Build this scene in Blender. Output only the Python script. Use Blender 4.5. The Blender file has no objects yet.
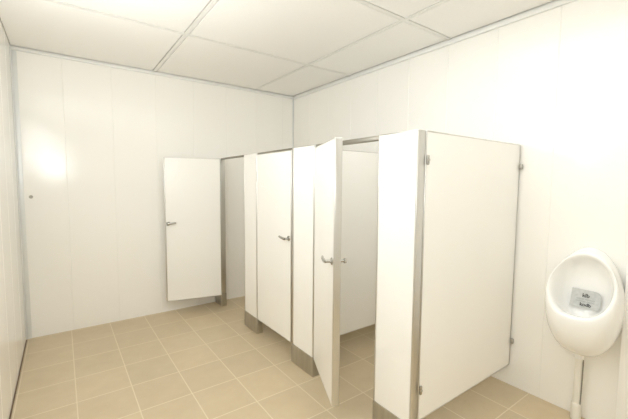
import bpy, bmesh, math, random
from mathutils import Vector, Matrix
random.seed(4)
C = bpy.context.scene.collection
PI = math.pi
R = math.radians

# ------------------------------------------------------------------ sizes (metres)
W, H = 2.881, 2.60            # room width (left wall at x=-W), ceiling height
FRONT = -4.9                  # where the modelled room stops, behind the camera
D = 1.111                     # front plane of the cubicles (x=-D)
T, B = 1.717, 0.151           # top and bottom of the cubicle boards
TH, DT = 0.060, 0.045         # board and door thickness

# ------------------------------------------------------------------ materials
def mat(name, col, rough=0.4, metal=0.0, spec=0.5, coat=0.0):
    m = bpy.data.materials.new(name); m.use_nodes = True
    b = m.node_tree.nodes['Principled BSDF']
    b.inputs['Base Color'].default_value = (*col, 1)
    b.inputs['Roughness'].default_value = rough
    b.inputs['Metallic'].default_value = metal
    b.inputs['Specular IOR Level'].default_value = spec
    b.inputs['Coat Weight'].default_value = coat
    return m, m.node_tree, b

def noise_tint(nt, b, c1, c2, scale, detail=4, rough_var=None, bump=0.0, stretch=None):
    tc = nt.nodes.new('ShaderNodeTexCoord')
    src = tc.outputs['Object']
    if stretch:
        mp = nt.nodes.new('ShaderNodeMapping'); mp.inputs['Scale'].default_value = stretch
        nt.links.new(src, mp.inputs['Vector']); src = mp.outputs['Vector']
    n = nt.nodes.new('ShaderNodeTexNoise'); n.inputs['Scale'].default_value = scale
    n.inputs['Detail'].default_value = detail
    nt.links.new(src, n.inputs['Vector'])
    r = nt.nodes.new('ShaderNodeValToRGB')
    r.color_ramp.elements[0].position = 0.3; r.color_ramp.elements[1].position = 0.7
    r.color_ramp.elements[0].color = (*c1, 1); r.color_ramp.elements[1].color = (*c2, 1)
    nt.links.new(n.outputs['Fac'], r.inputs['Fac'])
    nt.links.new(r.outputs['Color'], b.inputs['Base Color'])
    if rough_var:
        mr = nt.nodes.new('ShaderNodeMapRange')
        mr.inputs['To Min'].default_value = rough_var[0]; mr.inputs['To Max'].default_value = rough_var[1]
        nt.links.new(n.outputs['Fac'], mr.inputs['Value']); nt.links.new(mr.outputs['Result'], b.inputs['Roughness'])
    if bump:
        bp = nt.nodes.new('ShaderNodeBump'); bp.inputs['Strength'].default_value = bump
        bp.inputs['Distance'].default_value = 0.002
        nt.links.new(n.outputs['Fac'], bp.inputs['Height']); nt.links.new(bp.outputs['Normal'], b.inputs['Normal'])
    return n

M = {}
m, nt, b = mat('wall_board', (.86, .80, .66), 0.22); M['wall'] = m
noise_tint(nt, b, (.922, .913, .885), (.928, .92, .893), 1.2, 2, (0.15, 0.20))
m, nt, b = mat('ceiling_tile', (.78, .75, .68), 0.8, spec=.2); M['tile'] = m
noise_tint(nt, b, (.94, .934, .912), (.955, .949, .929), 60, 3, None, 0.15)
m, nt, b = mat('ceiling_void', (.30, .29, .27), 0.9, spec=.1); M['void'] = m
noise_tint(nt, b, (.10, .095, .085), (.13, .125, .11), 8)
m, nt, b = mat('grid_enamel', (.80, .79, .74), 0.4); M['grid'] = m
noise_tint(nt, b, (.84, .835, .81), (.87, .865, .84), 5)
m, nt, b = mat('white_trim', (.82, .83, .82), 0.35); M['trim'] = m
noise_tint(nt, b, (.80, .81, .80), (.84, .85, .84), 4)
m, nt, b = mat('bright_white', (.92, .92, .91), 0.4); M['white'] = m
noise_tint(nt, b, (.925, .925, .915), (.94, .94, .93), 4)
m, nt, b = mat('dark_steel', (.34, .32, .28), 0.4, 1.0); M['rail'] = m
noise_tint(nt, b, (.30, .28, .24), (.38, .36, .31), 30, 3, (0.35, 0.45), 0, (1, .03, 1))
m, nt, b = mat('corner_trim', (.62, .65, .66), 0.35, .15); M['corner'] = m
noise_tint(nt, b, (.76, .78, .78), (.80, .82, .82), 4)
m, nt, b = mat('gap_shadow_brown', (.16, .11, .065), 0.6); M['gap_shadow'] = m  # brown tone that paints the gap shadow along the left wall
noise_tint(nt, b, (.15, .10, .06), (.19, .13, .08), 14)
m, nt, b = mat('laminate', (.88, .85, .75), 0.25); M['lam'] = m
noise_tint(nt, b, (.915, .907, .88), (.922, .915, .888), 3, 2, (0.22, 0.28))
m, nt, b = mat('aluminium', (.72, .71, .68), 0.3, 1.0); M['alu'] = m
noise_tint(nt, b, (.62, .61, .585), (.70, .69, .665), 30, 3, (0.26, 0.36), 0, (1, 1, .03))
m, nt, b = mat('stainless', (.55, .53, .49), 0.32, 1.0); M['steel'] = m
noise_tint(nt, b, (.47, .45, .41), (.57, .55, .50), 30, 3, (0.28, 0.4), 0, (1, 1, .1))
m, nt, b = mat('chrome', (.58, .57, .54), 0.18, 1.0); M['chrome'] = m
noise_tint(nt, b, (.44, .43, .40), (.51, .50, .46), 30, 3, (0.14, 0.24))
m, nt, b = mat('ceramic', (.87, .86, .82), 0.12, coat=.4); M['ceramic'] = m
noise_tint(nt, b, (.90, .90, .885), (.91, .91, .897), 3)
m, nt, b = mat('white_pvc', (.83, .81, .75), 0.35); M['pvc'] = m
noise_tint(nt, b, (.82, .80, .73), (.85, .83, .77), 9)
m, nt, b = mat('shadow_grey', (.22, .20, .17), 0.5); M['pipe_shadow'] = m  # shadow tone beside the waste pipe, put into the colour
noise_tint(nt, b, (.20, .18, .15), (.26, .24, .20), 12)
m, nt, b = mat('grey_label', (.55, .56, .55), 0.5); M['label'] = m
noise_tint(nt, b, (.47, .48, .47), (.56, .57, .56), 60, 2)
m, nt, b = mat('dark_print', (.05, .05, .055), 0.5); M['print'] = m
noise_tint(nt, b, (.04, .04, .045), (.07, .07, .07), 50)
m, nt, b = mat('grey_print', (.36, .37, .37), 0.5); M['print_grey'] = m
noise_tint(nt, b, (.34, .35, .35), (.40, .41, .41), 50)
m, nt, b = mat('grey_plastic', (.42, .40, .34), 0.4); M['screw'] = m
noise_tint(nt, b, (.40, .38, .32), (.46, .44, .38), 90)

def floor_material():
    m, nt, b = mat('floor_tile', (.6, .5, .35), 0.28)
    N, L = nt.nodes, nt.links
    tc = N.new('ShaderNodeTexCoord'); sep = N.new('ShaderNodeSeparateXYZ'); L.new(tc.outputs['Object'], sep.inputs[0])
    def mth(op, a, bb=None):
        n = N.new('ShaderNodeMath'); n.operation = op
        for i, v in enumerate((a, bb)):
            if v is None: continue
            if isinstance(v, (int, float)): n.inputs[i].default_value = v
            else: L.new(v, n.inputs[i])
        return n.outputs[0]
    tx, ty, ox, oy, g = 0.3215, 0.3355, -1.578, -2.035, 0.0032
    ux = mth('DIVIDE', mth('SUBTRACT', sep.outputs[0], ox), tx); uy = mth('DIVIDE', mth('SUBTRACT', sep.outputs[1], oy), ty)
    def edge(u, t):   # distance (m) to the nearest joint
        f = mth('FRACT', mth('ADD', u, 100.0))
        return mth('MULTIPLY', mth('MINIMUM', f, mth('SUBTRACT', 1.0, f)), t)
    d = mth('MINIMUM', edge(ux, tx), edge(uy, ty))
    mr = N.new('ShaderNodeMapRange'); mr.inputs['From Min'].default_value = g - .001; mr.inputs['From Max'].default_value = g + .0012
    L.new(d, mr.inputs['Value']); body = mr.outputs['Result']       # 1 on the tile, 0 in the joint
    cmb = N.new('ShaderNodeCombineXYZ'); L.new(mth('FLOOR', ux), cmb.inputs[0]); L.new(mth('FLOOR', uy), cmb.inputs[1])
    wn = N.new('ShaderNodeTexWhiteNoise'); wn.noise_dimensions = '2D'; L.new(cmb.outputs[0], wn.inputs['Vector'])
    n1 = N.new('ShaderNodeTexNoise'); n1.inputs['Scale'].default_value = 7; n1.inputs['Detail'].default_value = 6
    n1.inputs['Roughness'].default_value = .65
    off = N.new('ShaderNodeVectorMath'); off.operation = 'MULTIPLY_ADD'; off.inputs[1].default_value = (9, 9, 9)
    L.new(wn.outputs['Color'], off.inputs[0]); L.new(tc.outputs['Object'], off.inputs[2]); L.new(off.outputs[0], n1.inputs['Vector'])
    ramp = N.new('ShaderNodeValToRGB'); e = ramp.color_ramp.elements
    e[0].position = .28; e[0].color = (.57, .465, .308, 1); e[1].position = .75; e[1].color = (.625, .52, .358, 1)
    L.new(n1.outputs['Fac'], ramp.inputs['Fac'])
    hsv = N.new('ShaderNodeHueSaturation'); L.new(ramp.outputs['Color'], hsv.inputs['Color'])
    vr = N.new('ShaderNodeMapRange'); vr.inputs['To Min'].default_value = .96; vr.inputs['To Max'].default_value = 1.04
    L.new(wn.outputs['Value'], vr.inputs['Value']); L.new(vr.outputs['Result'], hsv.inputs['Value'])
    mix = N.new('ShaderNodeMix'); mix.data_type = 'RGBA'
    mix.inputs['A'].default_value = (.75, .66, .505, 1); L.new(hsv.outputs['Color'], mix.inputs['B']); L.new(body, mix.inputs['Factor'])
    L.new(mix.outputs['Result'], b.inputs['Base Color'])
    rr = N.new('ShaderNodeMapRange'); rr.inputs['To Min'].default_value = .7; rr.inputs['To Max'].default_value = .34
    L.new(body, rr.inputs['Value']); L.new(rr.outputs['Result'], b.inputs['Roughness'])
    bp = N.new('ShaderNodeBump'); bp.inputs['Strength'].default_value = .35; bp.inputs['Distance'].default_value = .002
    L.new(mth('ADD', body, mth('MULTIPLY', n1.outputs['Fac'], .25)), bp.inputs['Height']); L.new(bp.outputs['Normal'], b.inputs['Normal'])
    return m
M['floor'] = floor_material()

# ------------------------------------------------------------------ mesh helpers
def add_box(bm, x0, x1, y0, y1, z0, z1, bev=0.0, seg=2):
    r = bmesh.ops.create_cube(bm, size=1.0)
    vs = r['verts']
    for v in vs:
        v.co = Vector(((x0+x1)/2 + v.co.x*(x1-x0), (y0+y1)/2 + v.co.y*(y1-y0), (z0+z1)/2 + v.co.z*(z1-z0)))
    if bev:
        es = list({e for v in vs for e in v.link_edges})
        bmesh.ops.bevel(bm, geom=es, offset=bev, segments=seg, affect='EDGES', profile=.5)

def add_tube(bm, pts, rad, n=14, cap=True):
    """round bar along a polyline; rad is a number or one per point"""
    pts = [Vector(p) for p in pts]
    rads = rad if isinstance(rad, (list, tuple)) else [rad]*len(pts)
    rings = []
    up = None
    for i, p in enumerate(pts):
        t = (pts[min(i+1, len(pts)-1)] - pts[max(i-1, 0)]).normalized()
        if up is None:
            up = t.orthogonal().normalized()
        else:
            up = (up - t*up.dot(t)).normalized()
        s = t.cross(up)
        rings.append([bm.verts.new(p + (up*math.cos(2*PI*k/n) + s*math.sin(2*PI*k/n))*rads[i]) for k in range(n)])
    for a, c in zip(rings, rings[1:]):
        for k in range(n):
            bm.faces.new((a[k], a[(k+1) % n], c[(k+1) % n], c[k]))
    if cap:
        bm.faces.new(list(reversed(rings[0]))); bm.faces.new(rings[-1])

def obj(name, bm, material, parent=None, smooth=True):
    bmesh.ops.recalc_face_normals(bm, faces=bm.faces[:])
    me = bpy.data.meshes.new(name); bm.to_mesh(me); bm.free()
    me.materials.append(material)
    o = bpy.data.objects.new(name, me); C.objects.link(o)
    if smooth:
        for p in me.polygons: p.use_smooth = True
        try: me.set_sharp_from_angle(angle=R(35))
        except Exception: pass
    if parent: o.parent = parent
    return o

def thing(name, label, cat, loc=(0, 0, 0), rotz=0.0, group=None):
    o = bpy.data.objects.new(name, None); C.objects.link(o)
    o.empty_display_size = .1
    o.location = loc; o.rotation_euler = (0, 0, rotz)
    o['label'] = label; o['category'] = cat
    if group: o['group'] = group
    return o

def tag(o, label, cat, group=None):
    o['label'] = label; o['category'] = cat
    if group: o['group'] = group
    return o

def struct(name, bm, material, parent=None, smooth=True, label=None, cat=None):
    o = obj(name, bm, material, parent, smooth)
    if parent is None:
        o['kind'] = 'structure'
        if label: o['label'] = label; o['category'] = cat
    return o

def box(name, dims, material, parent=None, bev=0.0, seg=2):
    bm = bmesh.new(); add_box(bm, *dims, bev=bev, seg=seg)
    return obj(name, bm, material, parent)

# ------------------------------------------------------------------ the room
bm = bmesh.new(); add_box(bm, -W-.12, .12, FRONT, .12, -.08, 0)
struct('floor', bm, M['floor'], smooth=False, label='beige square tiled floor with pale joints', cat='floor')

def grooved_wall(name, length, seams, place, label):
    """a wall of upright boards: solid, 0.1 m deep, a shallow V groove at each seam; local x along, y out of the room"""
    gw, gd = .0035, .003
    prof = [(0, 0)]
    for s in sorted(seams):
        prof += [(s-gw, 0), (s, gd), (s+gw, 0)]
    prof += [(length, 0), (length, .1), (0, .1)]
    bm = bmesh.new()
    lo = [bm.verts.new((x, y, 0)) for x, y in prof]; hi = [bm.verts.new((x, y, H+.1)) for x, y in prof]
    n = len(prof)
    for k in range(n):
        bm.faces.new((lo[k], lo[(k+1) % n], hi[(k+1) % n], hi[k]))
    bm.faces.new(lo[::-1]); bm.faces.new(hi)
    bm.transform(place)
    return struct(name, bm, M['wall'], smooth=False, label=label, cat='wall')

# back wall: local x = world x + W
grooved_wall('wall_back', W, [W-2.525, W-2.132, W-1.728, W-1.333, W-.945, W-.555, W-.165],
             Matrix.Translation((-W, 0, 0)), 'cream board wall behind the cubicles with upright seams')
# right wall: local x runs along -y, local y to +x
grooved_wall('wall_right', -FRONT, [.37, .76, 1.15, 1.54, 1.93, 2.32, 2.715, 3.103, 3.895, 4.285],
             Matrix.Rotation(-PI/2, 4, 'Z'), 'cream board wall that carries the urinal')
# left wall: local x runs along +y, local y to -x
grooved_wall('wall_left', -FRONT, [-FRONT-s for s in (.39, .78, 1.17, 1.56, 1.95, 2.34, 2.73, 3.12, 3.51, 3.9)],
             Matrix.Translation((-W, FRONT, 0)) @ Matrix.Rotation(PI/2, 4, 'Z'), 'cream glossy board wall at the left')

bm = bmesh.new(); add_box(bm, -W, 0, FRONT-.1, FRONT, 0, H+.1)
struct('wall_front', bm, M['wall'], smooth=False, label='cream board wall behind the camera', cat='wall')

# ceiling: tiles laid in a metal grid
gx = [-W, -1.733, -.558, 0]
gy = [0, -1.139, -2.33, -3.52, -4.71, FRONT]
bm = bmesh.new(); add_box(bm, -W, 0, FRONT, 0, H+.018, H+.08)
ceil = struct('ceiling', bm, M['void'], smooth=False, label='suspended ceiling of large pale square tiles', cat='ceiling')
bm = bmesh.new()
hb = .023                                           # half the gap the bars run in
for i in range(3):
    for j in range(5):
        x0 = gx[i] + (hb if i else .004); x1 = gx[i+1] - (hb if i < 2 else .021)
        y1 = gy[j] - (hb if j else .021); y0 = gy[j+1] + (hb if j < 4 else 0)
        add_box(bm, x0, x1, y0, y1, H, H+.018, .002, 1)
obj('ceiling_tiles', bm, M['tile'], ceil, smooth=False)
bm = bmesh.new()
hw = .0155
for x in gx[1:3]:
    add_box(bm, x-hw, x+hw, FRONT, 0, H-.001, H+.014)
for y in gy[1:5]:
    add_box(bm, -W, 0, y-hw, y+hw, H-.0013, H+.0137)
obj('ceiling_grid', bm, M['grid'], ceil, smooth=False)

# trims: wall angle under the ceiling, corner profiles, painted shadow at the left floor gap
bm = bmesh.new(); add_box(bm, -W, 0, -.016, 0, H-.036, H-.006, .003)
struct('trim_1', bm, M['trim'], label='pale strip along the top of the back wall', cat='trim')
bm = bmesh.new(); add_box(bm, -.016, 0, FRONT, -.016, H-.042, H-.006, .003)
struct('trim_2', bm, M['trim'], label='pale strip along the top of the right wall', cat='trim')
bm = bmesh.new(); add_box(bm, -W, -W+.040, -.006, 0, 0, H-.036, .002); add_box(bm, -W, -W+.006, -.040, -.006, 0, H-.036, .002)
struct('trim_3', bm, M['corner'], label='pale grey corner strip between left and back walls', cat='trim')
box('seam', (-W, -W+.0055, -.0085, 0, 0, H-.036), M['screw'], bpy.data.objects['trim_3'])
bm = bmesh.new(); add_box(bm, -.014, 0, -.004, 0, 0, H-.036, .001); add_box(bm, -.004, 0, -.014, -.004, 0, H-.036, .001)
struct('trim_4', bm, M['corner'], label='thin corner strip between back and right walls', cat='trim')
bm = bmesh.new(); add_box(bm, -.050, 0, -3.64, -3.513, 0, H-.042, .003)
struct('trim_5', bm, M['white'], label='white upright strip on the right wall past the urinal', cat='trim')
bm = bmesh.new(); add_box(bm, -W, -W+.007, -1.9, -.04, 0, .011, .002)  # dark strip standing in for the shadow in the floor gap
struct('gap_shadow_left', bm, M['gap_shadow'], label='thin dark strip painted as gap shadow along the left wall', cat='shadow_strip')

# ------------------------------------------------------------------ cubicle boards
EW = .012    # visible face width of the aluminium edging

def board(t, width, thick, z0, z1, left=EW, right=EW, top=.006, bottom=.0):
    """laminate board with aluminium edging, local x along the board from 0"""
    box('panel', (left, width-right, .002, thick-.002, z0+bottom, z1-top), M['lam'], t)
    if left: box('edge_profile', (0, left, 0, thick, z0, z1), M['alu'], t, .005, 3)
    if right: box('edge_profile', (width-right, width, 0, thick, z0, z1), M['alu'], t, .005, 3)
    if top: box('top_profile', (left, width-right, 0, thick, z1-top, z1), M['alu'], t, .002, 2)
    if bottom: box('bottom_profile', (left, width-right, 0, thick, z0, z0+bottom), M['alu'], t, .002, 2)

def pilaster(y0, width, label, right=EW, left=EW):
    t = thing('pilaster', label, 'partition panel', (-D, y0, 0), -PI/2, 'upright cubicle front panels')
    board(t, width, TH, B, T, left, right)
    box('plinth', (0, width, -.003, TH+.003, 0, B), M['steel'], t, .004, 2)
    return t

YA, YB, YC, YL = (-.834, -1.107), (-1.720, -2.016), (-2.631, -2.905), -2.905
pilaster(-.008, .192, 'narrow panel with metal plinth between back wall and furthest open door')
pilaster(YA[0], YA[0]-YA[1], 'cream upright panel with metal plinth left of the closed door')
pilaster(YB[0], YB[0]-YB[1], 'cream upright panel between the closed door and the nearest open door', left=.026)
pilaster(YC[0], YC[0]-YC[1], 'nearest bright upright panel with metal plinth beside the long end panel', right=.009)

def headrail(y0, y1, label, deep=.017):
    o = box('headrail', (-D+.012, -D+.050, y1, y0, T-deep, T), M['rail'], None, .003, 2)
    tag(o, label, 'rail', 'rails over the cubicle doors')
headrail(-.2, YA[0], 'thin metal rail over the furthest cubicle opening by the back wall')
headrail(YA[1], YB[0], 'thin metal rail over the closed cubicle door')
headrail(YB[1], YC[0], 'dark metal rail over the nearest cubicle opening', .027)

def bracket(parent, x, y, z, sx=.036, sy=.018, sz=.042):
    bm = bmesh.new(); add_box(bm, x-sx/2, x+sx/2, y-sy/2, y+sy/2, z-sz/2, z+sz/2, .004, 2)
    br = obj('bracket', bm, M['chrome'], parent)
    bm = bmesh.new(); add_tube(bm, [(x, y-sy/2-.003, z), (x, y-sy/2+.001, z)], .007, 12)
    obj('screw', bm, M['steel'], br)

def divider(name, y, thick, label, brk=False):
    """board from the front panel to the right wall, local x = world x"""
    x0, x1 = -D+TH+.0003, -.010
    t = thing(name, label, 'partition panel', (x0, y, 0), 0, None if brk else 'dividing boards between the cubicles')
    w = x1 - x0
    board(t, w, thick, B, T, .008, .007, .007, .007)
    for z in (.33, 1.566):
        bracket(t, w-.004, -.010, z, .026, .019, .036)
        bracket(t, .009, -.006, z, .015, .011, .05)
    return t
divider('cubicle_divider', -.995, .045, 'cream board dividing the furthest cubicle from the closed middle one')
divider('cubicle_divider', -1.845, .045, 'cream board seen inside the nearest open cubicle')
divider('end_panel', YL-.004, .05, 'large cream end panel of the cubicle row facing the urinal', True)

# ------------------------------------------------------------------ doors
def lever(t, x, y, z, side, length=.095):
    """lever handle on a door face; side -1 = outer face (y=0), +1 = inner face"""
    bm = bmesh.new()
    add_tube(bm, [(x, y-side*.0005, z), (x, y+side*.004, z), (x, y+side*.007, z)], [.021, .021, .017], 20)
    add_tube(bm, [(x, y+side*.006, z), (x, y+side*.040, z)], .009, 14)
    add_tube(bm, [(x+.004, y+side*.040, z), (x-.012, y+side*.042, z), (x-length*.6, y+side*.041, z+.004), (x-length, y+side*.034, z+.007)],
             [.010, .0105, .0095, .008], 14)
    return obj('lever_handle', bm, M['chrome'], t)

def latch_knob(t, x, y, z, side):
    bm = bmesh.new()
    add_tube(bm, [(x, y-side*.0005, z), (x, y+side*.006, z)], .018, 18)
    add_tube(bm, [(x, y+side*.006, z), (x, y+side*.026, z)], .008, 14)
    add_tube(bm, [(x, y+side*.024, z), (x, y+side*.030, z), (x, y+side*.040, z)], [.012, .016, .013], 18)
    return obj('latch_knob', bm, M['chrome'], t)

def door(y, width, angle, label, z0=B, z1=T-.024):
    t = thing('cubicle_door', label, 'door', (-D-.002, y, 0), -PI/2 - R(angle), 'cubicle doors')
    w = width
    board(t, w, DT, z0, z1, .009, .013, .005, .005)
    hx = w-.035
    lever(t, hx, 0, 1.0, -1)
    if angle > 60:
        lever(t, hx, DT, 1.0, 1, .075)
    else:
        latch_knob(t, hx, DT, 1.0, 1)
    for z in (z0+.20, z1-.20):                       # slim hinge plates in the gap beside the post
        box('hinge', (-.0082 if 0 < angle < 60 else -.0062, .0005, .001, .012, z-.045, z+.045), M['steel'], t, .001, 1)
    return t
door(-.203, .585, 103, 'furthest cubicle door swung wide open almost flat to the back wall', z1=T-.012)
door(YA[1]-.006, YA[1]-YB[0]-.012, 0, 'closed cream middle cubicle door with lever handle', z1=T-.0175)
door(YB[1]-.006, .572, 25, 'nearest cubicle door standing ajar towards the room')

# ------------------------------------------------------------------ urinal
UY = -3.343
def urinal():
    t = thing('urinal', 'white oval ceramic urinal hung on the right wall', 'urinal', (0, UY, .733), 0)
    # rings: top (d, z), bottom (d, z), half width; d = distance from the wall
    rings = [((.000, 1.062), (.000, .460), .163),
             ((.025, 1.066), (.040, .434), .174),
             ((.050, 1.062), (.105, .420), .181),
             ((.066, 1.053), (.165, .435), .182),
             ((.078, 1.044), (.215, .482), .180),
             ((.086, 1.035), (.252, .552), .175),
             ((.090, 1.027), (.268, .620), .170),
             ((.090, 1.018), (.270, .672), .160),
             ((.085, 1.010), (.258, .692), .150),
             ((.074, 1.000), (.228, .690), .141),
             ((.052, .985), (.170, .655), .130),
             ((.034, .950), (.110, .635), .112),
             ((.028, .890), (.066, .660), .080)]
    n = 32
    bm = bmesh.new(); rv = []
    for (dt, zt), (db, zb), w in rings:
        ring = []
        for k in range(n):
            a = 2*PI*k/n; c, s = math.cos(a), math.sin(a)
            f = (1+c)/2
            wide = (w+.003)*(1 - .06*(c if c > 0 else 0))
            if c < 0: s = math.copysign(abs(s)**.76, s)
            d = db + (dt-db)*f; z = zb + (zt-zb)*f
            ring.append(bm.verts.new((-d, wide*s, z-.72)))
        rv.append(ring)
    for a, c in zip(rv, rv[1:]):
        for k in range(n):
            bm.faces.new((a[k], a[(k+1) % n], c[(k+1) % n], c[k]))
    bm.faces.new(rv[0][::-1]); bm.faces.new(rv[-1])
    o = obj('bowl', bm, M['ceramic'], t)
    o.data.set_sharp_from_angle(angle=PI) if hasattr(o.data, 'set_sharp_from_angle') else None
    sub = o.modifiers.new('smooth', 'SUBSURF'); sub.levels = 2; sub.render_levels = 2
    bm = bmesh.new()                                   # outlet boss under the bowl
    add_tube(bm, [(-.045, .018, .46-.72), (-.045, .018, .40-.72), (-.045, .018, .376-.72)], [.030, .028, .026], 20)
    obj('outlet', bm, M['ceramic'], t)
    return t
urinal()

# grey printed mat lying in the urinal
def text_mesh(name, body, size, material, parent, loc, rot):
    cu = bpy.data.curves.new(name, 'FONT'); cu.body = body; cu.size = size
    cu.align_x = 'CENTER'; cu.align_y = 'CENTER'; cu.extrude = .0004; cu.offset = size*.03
    tmp = bpy.data.objects.new(name + '_tmp', cu); C.objects.link(tmp)
    bpy.context.view_layer.update()
    me = bpy.data.meshes.new_from_object(tmp.evaluated_get(bpy.context.evaluated_depsgraph_get()))
    bpy.data.objects.remove(tmp)
    me.materials.clear(); me.materials.append(material)
    o = bpy.data.objects.new(name, me); C.objects.link(o)
    o.parent = parent; o.location = loc; o.rotation_euler = rot
    return o

pad = thing('urinal_mat', 'grey printed mat lying inside the urinal bowl', 'mat', (-.080, UY-.002, .768), 0)
pad.rotation_euler = (PI/2 - R(12), 0, -PI/2)      # local x along -y, local y up, local z towards the room
bm = bmesh.new()
w2, h2, rr = .074, .054, .020
pts = [(-w2, -h2), (w2-rr, -h2)]
for cx, cy, a0 in ((w2-rr, -h2+rr, -90), (w2-rr*1.6, h2-rr*1.6, 0)):
    r_ = rr if a0 < 0 else rr*1.6
    for k in range(7):
        a = R(a0 + 15*k); pts.append((cx + r_*math.cos(a), cy + r_*math.sin(a)))
pts += [(-w2+.004, h2)]
lo = [bm.verts.new((x, y, 0)) for x, y in pts]; hi = [bm.verts.new((x, y, .004)) for x, y in pts]
for k in range(len(pts)):
    q = (k+1) % len(pts); bm.faces.new((lo[k], lo[q], hi[q], hi[k]))
bm.faces.new(lo[::-1]); bm.faces.new(hi)
obj('pad', bm, M['label'], pad, smooth=False)
text_mesh('lettering', 'klb', .030, M['print'], pad, (.002, .020, .0044), (0, 0, 0))
text_mesh('lettering', 'kodb', .027, M['print'], pad, (.004, -.034, .0044), (0, 0, 0))
for k, s in enumerate(('oooo ooooo', 'ooooo oooo')):
    text_mesh('small_print', s, .017, M['print_grey'], pad, (.002, -.001-.013*k, .0044), (0, 0, 0))

# waste pipe under the urinal
pipe = thing('waste_pipe', 'white waste pipe running from the urinal to the floor', 'pipe', (-.045, UY+.018, 0))
bm = bmesh.new(); add_tube(bm, [(0, 0, .07), (0, 0, .20), (0, 0, .387)], .021, 20); obj('tube', bm, M['pvc'], pipe)
bm = bmesh.new(); add_tube(bm, [(0, 0, .0005), (0, 0, .085), (0, 0, .10), (0, 0, .105)], [.027, .027, .026, .022], 20); obj('floor_collar', bm, M['pvc'], pipe)
bm = bmesh.new(); add_tube(bm, [(-.008, -.0215, .10), (-.008, -.0235, .2), (-.008, -.0245, .386)], .003, 8); obj('pipe_shadow_line', bm, M['pipe_shadow'], pipe)  # dark rod standing in for the shadow line beside the pipe

# small cap left on the back wall
bm = bmesh.new(); add_tube(bm, [(-2.795, .001, 1.30), (-2.795, -.004, 1.30), (-2.795, -.007, 1.30)], [.015, .015, .009], 18)
tag(obj('screw_cap', bm, M['screw']), 'small grey cap on the back wall near the left corner', 'screw cap')

# ------------------------------------------------------------------ light
w = bpy.data.worlds.new('daylight'); bpy.context.scene.world = w; w.use_nodes = True
w.node_tree.nodes['Background'].inputs['Color'].default_value = (1.0, .99, .97, 1)
w.node_tree.nodes['Background'].inputs['Strength'].default_value = 1.9

def area(name, loc, target, sx, sy, watts, col=(1, .98, .94)):
    l = bpy.data.lights.new(name, 'AREA'); l.shape = 'RECTANGLE'; l.size = sx; l.size_y = sy
    l.energy = watts; l.color = col
    o = bpy.data.objects.new(name, l); C.objects.link(o); o.location = loc
    o.rotation_euler = (Vector(target) - Vector(loc)).to_track_quat('-Z', 'Y').to_euler()
    return o
area('camera_flash', (-2.66, -4.06, 1.68), (-1.3, -1.0, 2.2), .28, .2, 4.5, (.925, .97, 1))
area('left_fill', (-2.83, -1.95, 1.95), (-1.2, -1.3, 3.0), 1.5, .6, 12.5, (.925, .97, 1))  # added fill, no window modelled here; mainly lifts the ceiling
area('overhead_fill', (-2.31, -2.93, 2.585), (-2.31, -2.93, 0), 1.1, 1.1, 5, (.925, .97, 1))  # added unseen fill for the cubicle fronts and back wall
area('overhead_fill', (-1.145, -2.93, 2.585), (-1.145, -2.93, 0), 1.1, 1.1, 4.3, (.925, .97, 1))  # added unseen fill reaching into the nearest cubicle
area('overhead_fill', (-1.145, -4.12, 2.585), (-1.145, -4.12, 0), 1.1, 1.1, 2.5, (.925, .97, 1))  # added unseen fill for the right wall

# ------------------------------------------------------------------ camera
cam = bpy.data.cameras.new('camera'); co = bpy.data.objects.new('camera', cam); C.objects.link(co)
yaw, pit, rol = .6288, -.0755, .0077
fw = Vector((math.sin(yaw)*math.cos(pit), math.cos(yaw)*math.cos(pit), math.sin(pit)))
r_ = Vector((math.cos(yaw), -math.sin(yaw), 0)); u_ = r_.cross(fw)
r2 = r_*math.cos(rol) + u_*math.sin(rol); u2 = -r_*math.sin(rol) + u_*math.cos(rol)
mx = Matrix((r2, u2, -fw)).transposed().to_4x4(); mx.translation = (-2.5743, -4.0284, 1.4424)
co.matrix_world = mx
cam.sensor_fit = 'HORIZONTAL'; cam.sensor_width = 36.0; cam.lens = 347.76/628*36.0
cam.clip_start = .02
sc = bpy.context.scene
sc.camera = co
sc.view_settings.view_transform = 'Standard'
sc.view_settings.look = 'None'
sc.view_settings.gamma = 1.0
sc.view_settings.use_curve_mapping = False
sc.view_settings.exposure = 0.90
sc.cycles.max_bounces = 24
sc.cycles.diffuse_bounces = 20
